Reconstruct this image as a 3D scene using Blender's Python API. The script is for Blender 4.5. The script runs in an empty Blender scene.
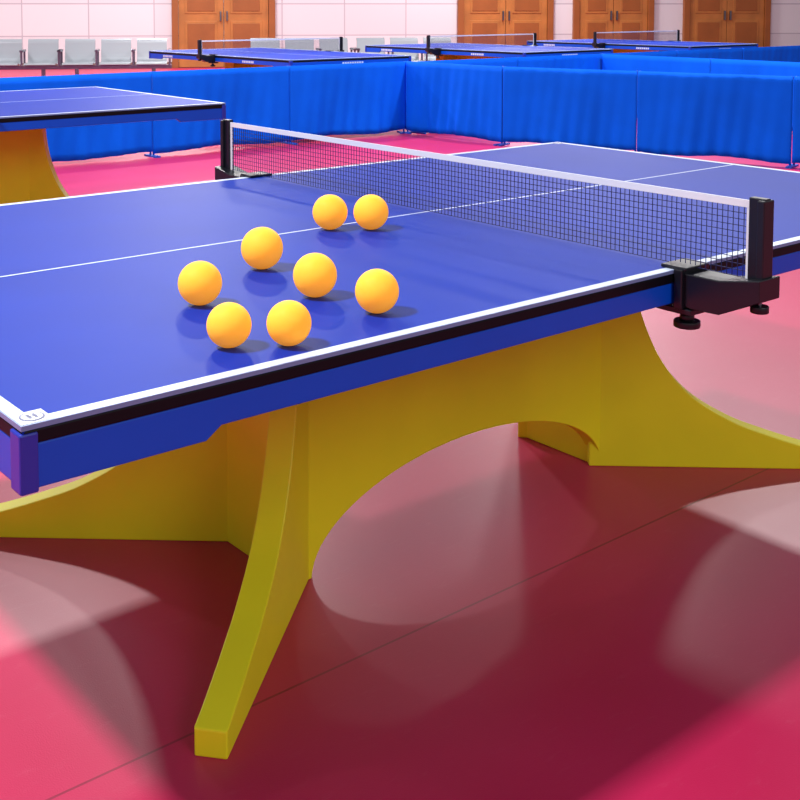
import bpy, bmesh, math, random
from mathutils import Vector, Matrix
random.seed(3)
sc=bpy.context.scene
try: sc.view_settings.view_transform='Standard'
except Exception: pass
# ---------------------------------------------------------------- camera
CX,CY,CZ,YAW,PITCH,FPX,PX,PY=-1.902,-2.077,1.279,.902,.069,1129.5,344.5,82.9
Fv=Vector((math.cos(YAW)*math.cos(PITCH),math.sin(YAW)*math.cos(PITCH),-math.sin(PITCH)))
Rv=Vector((math.sin(YAW),-math.cos(YAW),0)); Uv=Rv.cross(Fv)
cd=bpy.data.cameras.new("camera"); cam=bpy.data.objects.new("camera",cd); sc.collection.objects.link(cam)
M=Matrix((Rv,Uv,-Fv)).transposed().to_4x4(); M.translation=Vector((CX,CY,CZ)); cam.matrix_world=M
cd.sensor_width=36; cd.lens=FPX*36/800; cd.shift_x=(400-PX)/800; cd.shift_y=(PY-400)/800; cd.clip_end=200
sc.camera=cam
C0=Vector((CX,CY,CZ))
def at(u,v,z):
    d=Fv+Rv*(u-PX)/FPX-Uv*(v-PY)/FPX; return C0+d*((z-C0.z)/d.z)
# ---------------------------------------------------------------- materials
def lin(c):
    f=lambda v:(v/255/12.92) if v/255<=.04045 else ((v/255+.055)/1.055)**2.4
    return (f(c[0]),f(c[1]),f(c[2]),1)
def mat(name,rgb,rough=.5,metal=0,spec=.5,noise=0,nscale=20,bump=0,bscale=200,coat=0):
    m=bpy.data.materials.new(name); m.use_nodes=True; nt=m.node_tree; b=nt.nodes["Principled BSDF"]
    b.inputs["Base Color"].default_value=lin(rgb); b.inputs["Roughness"].default_value=rough
    b.inputs["Metallic"].default_value=metal; b.inputs["Specular IOR Level"].default_value=spec
    if coat: b.inputs["Coat Weight"].default_value=coat; b.inputs["Coat Roughness"].default_value=.15
    tc=nt.nodes.new("ShaderNodeTexCoord")
    if noise:
        n=nt.nodes.new("ShaderNodeTexNoise"); n.inputs["Scale"].default_value=nscale; n.inputs["Detail"].default_value=6
        nt.links.new(tc.outputs["Object"],n.inputs["Vector"])
        mx=nt.nodes.new("ShaderNodeMix"); mx.data_type='RGBA'; mx.blend_type='MULTIPLY'; mx.inputs[0].default_value=1
        cr=nt.nodes.new("ShaderNodeValToRGB"); cr.color_ramp.elements[0].position=.3; cr.color_ramp.elements[1].position=.7
        cr.color_ramp.elements[0].color=(1-noise,)*3+(1,); cr.color_ramp.elements[1].color=(1,1,1,1)
        nt.links.new(n.outputs["Fac"],cr.inputs[0]); mx.inputs[6].default_value=lin(rgb)
        nt.links.new(cr.outputs[0],mx.inputs[7]); nt.links.new(mx.outputs[2],b.inputs["Base Color"])
    if bump:
        n2=nt.nodes.new("ShaderNodeTexNoise"); n2.inputs["Scale"].default_value=bscale; nt.links.new(tc.outputs["Object"],n2.inputs["Vector"])
        bp=nt.nodes.new("ShaderNodeBump"); bp.inputs["Strength"].default_value=bump; bp.inputs["Distance"].default_value=.002
        nt.links.new(n2.outputs["Fac"],bp.inputs["Height"]); nt.links.new(bp.outputs[0],b.inputs["Normal"])
    return m
m_top=mat("table_blue",(6,48,160),.5,spec=.07,noise=.10,nscale=4,bump=.1,bscale=900)
m_line=mat("line_white",(195,208,232),.5)
m_edge=mat("edge_black",(4,7,16),.5,spec=.2)
m_apron=mat("apron_blue",(0,76,205),.38,spec=.3,noise=.06,nscale=8)
m_cap=mat("corner_cap",(30,48,165),.35)
m_yel=mat("leg_yellow",(246,234,34),.45,spec=.35,noise=.06,nscale=6)
m_blk=mat("black_plastic",(12,14,24),.35)
m_net=mat("net_thread",(16,22,80),.7)
m_tape=mat("net_tape",(214,216,228),.7)
m_screw=mat("screw_steel",(120,120,130),.3,metal=1)
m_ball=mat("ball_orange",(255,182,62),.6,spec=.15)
bb=m_ball.node_tree.nodes["Principled BSDF"]
bb.inputs["Subsurface Weight"].default_value=.6; bb.inputs["Subsurface Scale"].default_value=.04
bb.inputs["Subsurface Radius"].default_value=(1,.7,.25)
bb.inputs["Emission Color"].default_value=lin((255,156,42)); bb.inputs["Emission Strength"].default_value=.5  # slight self-glow added to the balls to brighten and flatten their shading
m_cloth=mat("barrier_cloth",(0,96,236),.8,spec=.1,noise=.14,nscale=3)
m_pole=mat("pole_blue",(10,80,190),.5)
m_steel=mat("seat_steel",(150,154,162),.4,metal=.3)
m_sticker=mat("sticker",(205,210,226),.4)
m_ink=mat("sticker_ink",(90,95,130),.5)
m_wood=mat("door_wood",(180,112,52),.5,noise=.3,nscale=3)
m_wood2=mat("frame_wood",(150,84,34),.5,noise=.2,nscale=3)
m_base=mat("baseboard",(120,90,80),.5)
# floor : red PVC
def floor_mat():
    m=bpy.data.materials.new("red_pvc"); m.use_nodes=True; nt=m.node_tree; b=nt.nodes["Principled BSDF"]; L=nt.links.new
    g=nt.nodes.new("ShaderNodeNewGeometry"); s=nt.nodes.new("ShaderNodeSeparateXYZ"); L(g.outputs["Position"],s.inputs[0])
    def mth(op,a,bv=None,c=None):
        n=nt.nodes.new("ShaderNodeMath"); n.operation=op
        for i,v in enumerate((a,bv,c)):
            if v is None: continue
            if isinstance(v,(int,float)): n.inputs[i].default_value=v
            else: L(v,n.inputs[i])
        return n.outputs[0]
    a=mth('MULTIPLY',mth('ADD',s.outputs[1],.42+18*5),1/1.8); fr=mth('FRACT',a); seam=mth('LESS_THAN',fr,.003)
    n=nt.nodes.new("ShaderNodeTexNoise"); n.inputs["Scale"].default_value=1.3; n.inputs["Detail"].default_value=8; L(g.outputs["Position"],n.inputs["Vector"])
    r=nt.nodes.new("ShaderNodeValToRGB"); r.color_ramp.elements[0].position=.3; r.color_ramp.elements[1].position=.75
    r.color_ramp.elements[0].color=lin((180,26,74)); r.color_ramp.elements[1].color=lin((194,34,88)); L(n.outputs["Fac"],r.inputs[0])
    # faint scuffs
    mp=nt.nodes.new("ShaderNodeMapping"); mp.inputs["Scale"].default_value=(2,7,1); mp.inputs["Rotation"].default_value=(0,0,.6); L(g.outputs["Position"],mp.inputs[0])
    n2=nt.nodes.new("ShaderNodeTexNoise"); n2.inputs["Scale"].default_value=5; n2.inputs["Detail"].default_value=14; n2.inputs["Roughness"].default_value=.8; L(mp.outputs[0],n2.inputs["Vector"])
    r2=nt.nodes.new("ShaderNodeValToRGB"); r2.color_ramp.elements[0].position=.56; r2.color_ramp.elements[1].position=.85
    r2.color_ramp.elements[1].color=(.25,.25,.25,1); L(n2.outputs["Fac"],r2.inputs[0])
    mx=nt.nodes.new("ShaderNodeMix"); mx.data_type='RGBA'; L(r2.outputs[0],mx.inputs[0]); L(r.outputs[0],mx.inputs[6]); mx.inputs[7].default_value=lin((220,130,150))
    mx2=nt.nodes.new("ShaderNodeMix"); mx2.data_type='RGBA'; L(mth('MULTIPLY',seam,.5),mx2.inputs[0]); L(mx.outputs[2],mx2.inputs[6]); mx2.inputs[7].default_value=lin((60,8,20))
    L(mx2.outputs[2],b.inputs["Base Color"]); b.inputs["Roughness"].default_value=.40; b.inputs["Specular IOR Level"].default_value=.5
    n3=nt.nodes.new("ShaderNodeTexNoise"); n3.inputs["Scale"].default_value=350; L(g.outputs["Position"],n3.inputs["Vector"])
    bp=nt.nodes.new("ShaderNodeBump"); bp.inputs["Strength"].default_value=.25; bp.inputs["Distance"].default_value=.001; L(n3.outputs["Fac"],bp.inputs["Height"]); L(bp.outputs[0],b.inputs["Normal"])
    return m
def wall_mat():
    m=bpy.data.materials.new("wall_panels"); m.use_nodes=True; nt=m.node_tree; b=nt.nodes["Principled BSDF"]; L=nt.links.new
    tc=nt.nodes.new("ShaderNodeTexCoord"); mp=nt.nodes.new("ShaderNodeMapping"); mp.inputs["Rotation"].default_value=(math.pi/2,0,0); L(tc.outputs["Object"],mp.inputs[0])
    br=nt.nodes.new("ShaderNodeTexBrick"); br.offset=0; br.inputs["Scale"].default_value=1; br.inputs["Brick Width"].default_value=1.3; br.inputs["Row Height"].default_value=.65
    br.inputs["Mortar Size"].default_value=.012; br.inputs["Color1"].default_value=lin((214,209,214)); br.inputs["Color2"].default_value=lin((208,202,208)); br.inputs["Mortar"].default_value=lin((176,168,178))
    L(mp.outputs[0],br.inputs["Vector"]); L(br.outputs[0],b.inputs["Base Color"]); b.inputs["Roughness"].default_value=.5
    return m
m_floor=floor_mat(); m_wall=wall_mat()
# ---------------------------------------------------------------- mesh helpers
def empty(name,loc=(0,0,0),rz=0):
    e=bpy.data.objects.new(name,None); e.location=loc; e.rotation_euler=(0,0,rz); sc.collection.objects.link(e); return e
def finish(bm,name,mats,parent=None,bevel=0,seg=2,smooth=False):
    bmesh.ops.recalc_face_normals(bm,faces=bm.faces)
    me=bpy.data.meshes.new(name); bm.to_mesh(me); bm.free()
    for m in mats: me.materials.append(m)
    o=bpy.data.objects.new(name,me); sc.collection.objects.link(o)
    if parent: o.parent=parent
    if smooth:
        for p in me.polygons: p.use_smooth=True
    if bevel:
        b=o.modifiers.new("bevel",'BEVEL'); b.width=bevel; b.segments=seg; b.limit_method='ANGLE'; b.angle_limit=.6
    return o
def box(bm,x0,x1,y0,y1,z0,z1,mi=0,M=None):
    vs=[bm.verts.new((x,y,z)) for x in (x0,x1) for y in (y0,y1) for z in (z0,z1)]
    if M is not None:
        for v in vs: v.co=M@v.co
    for f in ((0,1,3,2),(4,6,7,5),(0,4,5,1),(2,3,7,6),(0,2,6,4),(1,5,7,3)):
        fc=bm.faces.new([vs[i] for i in f]); fc.material_index=mi
def cyl(bm,p,r,h,mi=0,seg=20,axis='Z',r2=None):
    rot=Matrix.Identity(4) if axis=='Z' else (Matrix.Rotation(math.pi/2,4,'Y') if axis=='X' else Matrix.Rotation(math.pi/2,4,'X'))
    ret=bmesh.ops.create_cone(bm,cap_ends=True,segments=seg,radius1=r,radius2=r if r2 is None else r2,depth=h,matrix=Matrix.Translation(p)@rot)
    fs=set(f for v in ret['verts'] for f in v.link_faces)
    for f in fs: f.material_index=mi; f.smooth=len(f.verts)==4
def ribbon(bm,A,B,o,d,n,t,mi=0):
    """solid plate between two matching (s,z) polylines A and B, in the vertical plane through o along d, thickness t"""
    def P(s,z,k): return bm.verts.new((o[0]+d[0]*s+n[0]*t*k,o[1]+d[1]*s+n[1]*t*k,z))
    a0=[P(s,z,-.5) for s,z in A]; a1=[P(s,z,.5) for s,z in A]; b0=[P(s,z,-.5) for s,z in B]; b1=[P(s,z,.5) for s,z in B]
    fs=[]
    for i in range(len(A)-1):
        j=i+1
        fs+=[bm.faces.new((a0[i],a0[j],b0[j],b0[i])),bm.faces.new((a1[i],b1[i],b1[j],a1[j])),
             bm.faces.new((a0[i],a1[i],a1[j],a0[j])),bm.faces.new((b0[i],b0[j],b1[j],b1[i]))]
    fs+=[bm.faces.new((a0[0],b0[0],b1[0],a1[0])),bm.faces.new((a0[-1],a1[-1],b1[-1],b0[-1]))]
    for f in fs: f.material_index=mi
def catmull(pts,n=8):
    out=[]
    P=[pts[0]]+pts+[pts[-1]]
    for i in range(1,len(P)-2):
        for k in range(n):
            t=k/n; q=[]
            for c in (0,1):
                p0,p1,p2,p3=P[i-1][c],P[i][c],P[i+1][c],P[i+2][c]
                q.append(.5*(2*p1+(p2-p0)*t+(2*p0-5*p1+4*p2-p3)*t*t+(3*p1-p0-3*p2+p3)*t**3))
            out.append(tuple(q))
    out.append(pts[-1]); return out
# ---------------------------------------------------------------- table
HL,HW,TH=1.37,.7625,.76
CACHE={}
def part(key,builder,parent,**kw):
    if key in CACHE:
        src=CACHE[key]; o=bpy.data.objects.new(key,src.data); sc.collection.objects.link(o); o.parent=parent
        for md in src.modifiers:
            nm=o.modifiers.new(md.name,md.type); nm.width=md.width; nm.segments=md.segments; nm.limit_method='ANGLE'; nm.angle_limit=.6
        return o
    bm=bmesh.new(); mats=builder(bm); o=finish(bm,key,mats,parent,**kw); CACHE[key]=o; return o
def b_top(bm): box(bm,-HL,HL,-HW,HW,TH-.022,TH,0); return [m_top]
def b_lines(bm):
    z0,z1=TH-.001,TH+.0006; w=.02
    box(bm,-HL,HL,-HW,-HW+w,z0,z1); box(bm,-HL,HL,HW-w,HW,z0,z1)
    box(bm,-HL,-HL+w,-HW+w,HW-w,z0,z1); box(bm,HL-w,HL,-HW+w,HW-w,z0,z1)
    box(bm,-HL+w,HL-w,-.003,.003,z0,z1)
    e=.0025
    box(bm,-HL-e,HL+e,-HW-e,-HW-.0001,TH-.006,z1,1); box(bm,-HL-e,HL+e,HW+.0001,HW+e,TH-.006,z1,1)
    box(bm,-HL-e,-HL-.0001,-HW,HW,TH-.006,z1,1); box(bm,HL+.0001,HL+e,-HW,HW,TH-.006,z1,1)
    return [m_line,m_trim]
m_trim=mat("trim_grey_blue",(110,132,180),.4)
def b_frame(bm):
    for y in (-1,1): box(bm,-HL+.001,HL-.001,*sorted((y*(HW+.001),y*(HW-.03))),TH-.026,TH-.0065,1)
    for x in (-1,1): box(bm,*sorted((x*(HL+.001),x*(HL-.03))),-HW,HW,TH-.026,TH-.0065,1)
    for y in (-1,1):
        xs=[-HL+.002,-1.105,-1.080,1.080,1.105,HL-.002]; zs=[TH-.085,TH-.085,TH-.068,TH-.068,TH-.085,TH-.085]
        ribbon(bm,list(zip(xs,zs)),[(x,TH-.026) for x in xs],(0,y*(HW-.012)),(1,0),(0,1),.02,0)
    for x in (-1,1):
        box(bm,*sorted((x*(HL-.001),x*(HL-.022))),-HW+.02,HW-.02,TH-.085,TH-.026,0)
        for y in (-1,1):
            box(bm,*sorted((x*(HL+.005),x*(HL-.02))),*sorted((y*(HW+.003),y*(HW-.03))),TH-.088,TH-.010,2)
    for y in (-.4,.4): box(bm,-HL+.03,HL-.03,y-.02,y+.02,TH-.062,TH-.0225,1)
    for x in (-1.0,-.02,.02,1.0): box(bm,x-.015,x+.015,-HW+.03,HW-.03,TH-.060,TH-.0225,1)
    return [m_apron,m_edge,m_cap]
def b_base(bm):
    cur=catmull([(.613,.050),(.55,.066),(.46,.094),(.36,.132),(.25,.20),(.165,.30),(.108,.43),(.080,.56),(.070,.698)],6)
    A=[(-.03,0)]+[(-.03,z) for s,z in cur]; B=[(.613,0)]+cur
    for sx in (-1,1):
        for sy in (-1,1):
            d=Vector((sx*.760,sy*.650)).normalized(); n=Vector((-d.y,d.x))
            ribbon(bm,A,B,(-.475 if sx<0 else .570, -.095 if sy<0 else .165),d,n,.06,0)
        xw=-.475 if sx<0 else .570
        box(bm,xw-.025,xw+.025,-.09,.18,0,.697)
    x0,x1,pk=-.445,.558,.212; N=40
    lo=[];
    for i in range(N+1):
        a=math.pi*i/N; lo.append(((x0+x1)/2-(x1-x0)/2*math.cos(a),pk*math.sin(a)))
    A=[(-.465,0)]+lo+[(.585,0)]
    ribbon(bm,A,[(s,.696) for s,z in A],(0,-.092),(1,0),(0,1),.05,0)
    return [m_yel]
def b_net(bm):
    L=.90; z0,z1=TH+.004,TH+.1525-.014; t=.0006; st=.0115
    n=int(2*L/st)
    for i in range(n+1):
        y=-L+i*2*L/n; box(bm,-t,t,y-t,y+t,z0,z1)
    k=int((z1-z0)/st)
    for i in range(k+1):
        z=z0+(z1-z0)*i/k; box(bm,-t,t,-L,L,z-t,z+t)
    box(bm,-.0025,.0025,-.905,.905,z1,TH+.1525,1)
    for s in (-1,1): box(bm,-.002,.002,*sorted((s*.895,s*.908)),z0-.002,z1,1)
    return [m_net,m_tape]
def b_post(bm):
    for s in (-1,1):
        Y=lambda a,b:sorted((s*a,s*b))
        box(bm,-.009,.009,*Y(.903,.938),TH-.03,TH+.160)
        box(bm,-.017,.017,*Y(.925,.940),TH-.03,TH+.157)
        ys=[.765,.80,.86,.945]; zl=[TH-.066,TH-.072,TH-.070,TH-.030]; zh=[TH-.004,TH-.004,TH-.004,TH+.012]
        ribbon(bm,[(s*y,z) for y,z in zip(ys,zl)],[(s*y,z) for y,z in zip(ys,zh)],(0,0),(0,1),(1,0),.07)
        box(bm,-.045,.045,*Y(.766,.785),TH-.075,TH+.004)
        box(bm,-.040,.040,*Y(.732,.79),TH+.001,TH+.008)
        box(bm,-.036,.036,*Y(.72,.80),TH-.086,TH-.074)
        cyl(bm,(0,s*.768,TH-.09),.006,.05,1); cyl(bm,(0,s*.768,TH-.112),.026,.014); cyl(bm,(0,s*.768,TH-.100),.014,.014)
        cyl(bm,(.0,s*.925,TH-.045),.004,.03,1); cyl(bm,(.0,s*.925,TH-.050),.017,.014)
    return [m_blk,m_screw]
def b_stick(bm):
    for sx,sy in ((-1,-1),(1,1)):
        x0,x1=sorted((sx*(HL-.001),sx*(HL-.042))); y0,y1=sorted((sy*(HW-.001),sy*(HW-.042)))
        box(bm,x0,x1,y0,y1,TH,TH+.0012,0)
        c=((x0+x1)/2,(y0+y1)/2)
        cyl(bm,(c[0],c[1],TH+.0014),.016,.0006,1,32); cyl(bm,(c[0],c[1],TH+.0017),.0135,.0006,0,32)
        for a in (-.5,.5): box(bm,c[0]-.002+a*.008,c[0]+.002+a*.008,c[1]-.008,c[1]+.008,TH+.0018,TH+.0022,1)
        box(bm,c[0]-.007,c[0]+.007,c[1]-.001,c[1]+.001,TH+.0018,TH+.0022,1)
    return [m_sticker,m_ink]
def b_marks(bm):
    for sy in (-1,1):
        for cx,hh,n in ((-.75,.022,7),(.85,.022,7)):
            for i in range(n):
                x=cx+i*.03; box(bm,x,x+.022,*sorted((sy*(HW-.003),sy*(HW-.001))),TH-.058,TH-.058+hh)
    for sx in (-1,1):
        for i in range(9):
            y=-.13+i*.03; box(bm,*sorted((sx*(HL-.003),sx*(HL+.001))),y,y+.022,TH-.066,TH-.04)
    return [m_line]
def table(loc,rz,marks=True):
    e=empty("table_tennis_table",loc,rz)
    part("tabletop",b_top,e); part("boundary_lines",b_lines,e); part("apron_frame",b_frame,e,bevel=.003)
    part("arched_base",b_base,e,bevel=.003); part("net_mesh",b_net,e); part("net_posts",b_post,e,bevel=.002); part("corner_labels",b_stick,e)
    if marks: part("apron_lettering",b_marks,e)
    return e
table((0,0,0),0,False)
p=at(225,103,TH); table((p.x-HL,p.y+HW,0),0,False)
for u,v in ((290,60),(524,52.3),(690,46.3)):
    p=at(u,v,TH); table((p.x+HW,p.y+HL,0),math.pi/2)
# ---------------------------------------------------------------- balls
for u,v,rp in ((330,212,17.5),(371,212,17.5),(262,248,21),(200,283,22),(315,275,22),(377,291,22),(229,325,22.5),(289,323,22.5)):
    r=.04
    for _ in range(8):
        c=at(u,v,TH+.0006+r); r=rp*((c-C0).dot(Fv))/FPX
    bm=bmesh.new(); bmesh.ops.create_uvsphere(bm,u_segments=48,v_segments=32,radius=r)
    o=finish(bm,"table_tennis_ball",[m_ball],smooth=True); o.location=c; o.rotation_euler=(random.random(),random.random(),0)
# ---------------------------------------------------------------- room
def slab(name,x0,x1,y0,y1,z0,z1,m):
    bm=bmesh.new(); box(bm,x0,x1,y0,y1,z0,z1); return finish(bm,name,[m])
fl=slab("floor",-25,45,-15,45,-.1,0,m_floor)
F2=Vector((math.cos(YAW),math.sin(YAW),0)); R2=Rv.copy()
K=.148
wd=(R2+F2*K).normalized(); wn=Vector((wd.y,-wd.x,0))
W0=Vector((CX,CY,0))+F2*23.5
WM=Matrix((wd,-wn,Vector((0,0,1)))).transposed().to_4x4(); WM.translation=W0
cK=1/math.sqrt(1+K*K)
def wu(u,off=0):
    k=(u-PX)/FPX; return (k*(23.5-off*cK)-off*K*cK)/(cK*(1-k*K))
def place(o,x,off=0):
    o.matrix_world=WM@Matrix.Translation((x,-off,0)); return o
bm=bmesh.new(); box(bm,-25,28,0,.2,0,6.5); place(finish(bm,"wall_back",[m_wall]),0)
bm=bmesh.new(); box(bm,-25,28,-.02,0,0,.12); place(finish(bm,"baseboard_back",[m_base]),0)
def door(u0,u1,leaves=2):
    x0,x1=wu(u0),wu(u1); w=x1-x0; bm=bmesh.new(); H=2.35; h=w/2
    fr=.13
    box(bm,-h,-h+fr,-.09,0,0,H,1); box(bm,h-fr,h,-.09,0,0,H,1); box(bm,-h,h,-.09,0,H-fr,H,1)
    lw=(w-2*fr)/leaves
    for i in range(leaves):
        a=-h+fr+i*lw+.006; b=a+lw-.012
        box(bm,a,b,-.05,0,.01,H-fr,0)
        for z0,z1 in ((.2,.95),(1.1,2.05)):
            st=.13; box(bm,a+st,b-st,-.062,-.05,z0,z1,0); box(bm,a+st+.05,b-st-.05,-.072,-.062,z0+.05,z1-.05,1)
        hx=b-.06 if i==0 else a+.06
        box(bm,hx-.015,hx+.015,-.10,-.05,.95,1.15,2)
    place(finish(bm,"door_%d"%(door.n),[m_wood,m_wood2,m_screw],bevel=.006),(x0+x1)/2,.001); door.n+=1
door.n=1
for a,b,l in ((172,275,2),(457,552,2),(572,652,2),(682,768,2)): door(a,b,l)
# ---------------------------------------------------------------- bench chairs
def bench(u,off,seats=3):
    e=empty("waiting_bench"); w=.56; W=w*seats
    x=wu(u,off); e.matrix_world=WM@Matrix.Translation((x,-off,0))
    bm=bmesh.new()
    for i in range(seats):
        cx=-W/2+w*(i+.5)
        pr=[(-.50,.36),(-.46,.385),(-.25,.37),(-.06,.36),(-.01,.39),(.02,.45),(.06,.62),(.08,.70),(.12,.74)]
        pr=catmull(pr,3)
        for j in range(len(pr)-1):
            vs=[bm.verts.new((xx,y,z)) for xx,(y,z) in ((cx-.235,pr[j]),(cx+.235,pr[j]),(cx+.235,pr[j+1]),(cx-.235,pr[j+1]))]
            bm.faces.new(vs)
    bmesh.ops.remove_doubles(bm,verts=bm.verts,dist=1e-4)
    o=finish(bm,"seat_shells",[m_steel],e); s=o.modifiers.new("s",'SOLIDIFY'); s.thickness=.015
    bm=bmesh.new()
    box(bm,-W/2-.03,W/2+.03,-.28,-.20,.28,.34)
    for x in (-W/2+.25,W/2-.25):
        box(bm,x-.03,x+.03,-.27,-.21,.05,.30); box(bm,x-.03,x+.03,-.52,.08,.0,.05)
    for i in range(seats+1):
        x=-W/2+w*i; box(bm,x-.025,x+.025,-.42,-.0,.55,.585); box(bm,x-.015,x+.015,-.40,-.37,.33,.55); box(bm,x-.015,x+.015,-.04,-.01,.33,.57)
    finish(bm,"beam_and_arms",[m_screw],e,bevel=.005)
for u in (6,116,300,405): bench(u,5.0)
# ---------------------------------------------------------------- barriers
def barrier(p0,p1,seed):
    rnd=random.Random(seed); d=Vector(p1)-Vector(p0); L=d.length; e=empty("arena_barrier",(p0[0],p0[1],0),math.atan2(d.y,d.x))
    bm=bmesh.new(); nx,nz=60,12; H=.72; ph=[rnd.uniform(0,6.28) for _ in range(6)]
    g=[]
    for i in range(nx+1):
        s=i/nx; x=s*L; col=[]
        for j in range(nz+1):
            t=j/nz; z=H-t*(H-.035)
            amp=.004+.018*t
            env=math.sin(math.pi*s)**.5 if 0<s<1 else 0
            y=-.012+amp*env*(math.sin(s*9+ph[0]+t*1.5)+.5*math.sin(s*23+ph[1]-t*2)+.4*math.sin(s*61+ph[2]+t*4))
            z+= .010*t*math.sin(s*8+ph[3])
            col.append(bm.verts.new((x,y,z)))
        g.append(col)
    for i in range(nx):
        for j in range(nz):
            f=bm.faces.new((g[i][j],g[i+1][j],g[i+1][j+1],g[i][j+1])); f.smooth=True
    o=finish(bm,"fabric",[m_cloth],e); s=o.modifiers.new("s",'SOLIDIFY'); s.thickness=.003
    bm=bmesh.new(); cyl(bm,(L/2,.004,H-.012),.009,L,0,12,'X')
    for x in (.012,L-.012):
        cyl(bm,(x,.004,H/2),.009,H,0,12); box(bm,x-.010,x+.010,-.10,.10,0,.014)
    finish(bm,"pole_frame",[m_pole],e)
k=0
yb=6.36; xs=[5.54-1.42*i for i in range(10,0,-1)]+[5.54]
for a,b in zip(xs[:-1],xs[1:]): barrier((a,yb),(b-.004,yb),k); k+=1
x=5.62
while x<17: barrier((x,yb-.10),(x+1.416,yb-.10),k); k+=1; x+=1.42
pts=[(5.555,6.36),(5.60,5.08),(5.98,3.88),(6.36,2.68),(6.70,1.32),(6.9,-.1),(7.0,-1.5)]
for a,b in zip(pts[:-1],pts[1:]):
    a=Vector(a);b=Vector(b);d=(b-a).normalized(); barrier(a+d*.003,b-d*.003,k); k+=1
q=at(605,54,.72); y=yb-.15
while y>-2: barrier((q.x,y),(q.x,y-1.416),k); k+=1; y-=1.42
# ---------------------------------------------------------------- lights
def lamp(x,y,z,e,size=1.2,sy=None,col=(1,.98,.96)):
    l=bpy.data.lights.new("ceiling_or_fill_lamp",'AREA'); l.energy=e; l.shape='RECTANGLE'; l.size=size; l.size_y=sy or size; l.color=col
    o=bpy.data.objects.new("ceiling_or_fill_lamp",l); o.location=(x,y,z); sc.collection.objects.link(o); return o
lamp(-3.4,.4,5,430,.35)
for x,y,e,s in ((1.5,5.5,290,.35),(7,3,360,.35),(5,9,330,.5),(0,12,320,.4),(11,8,320,.8),(8,15,360,.8),(14,13,360,.8),(2,18,360,.8),(-6,14,280,.8)):
    lamp(x,y,5.2,e,s)
l=lamp(-1.0,-6.5,4.2,120,2.5); l.rotation_euler=(math.radians(50),0,0)  # added soft fill behind the camera for legs and apron, no ceiling fitting
w=bpy.data.worlds.new("hall_ambient"); sc.world=w; w.use_nodes=True
w.node_tree.nodes["Background"].inputs[0].default_value=(.92,.94,1,1); w.node_tree.nodes["Background"].inputs[1].default_value=.38
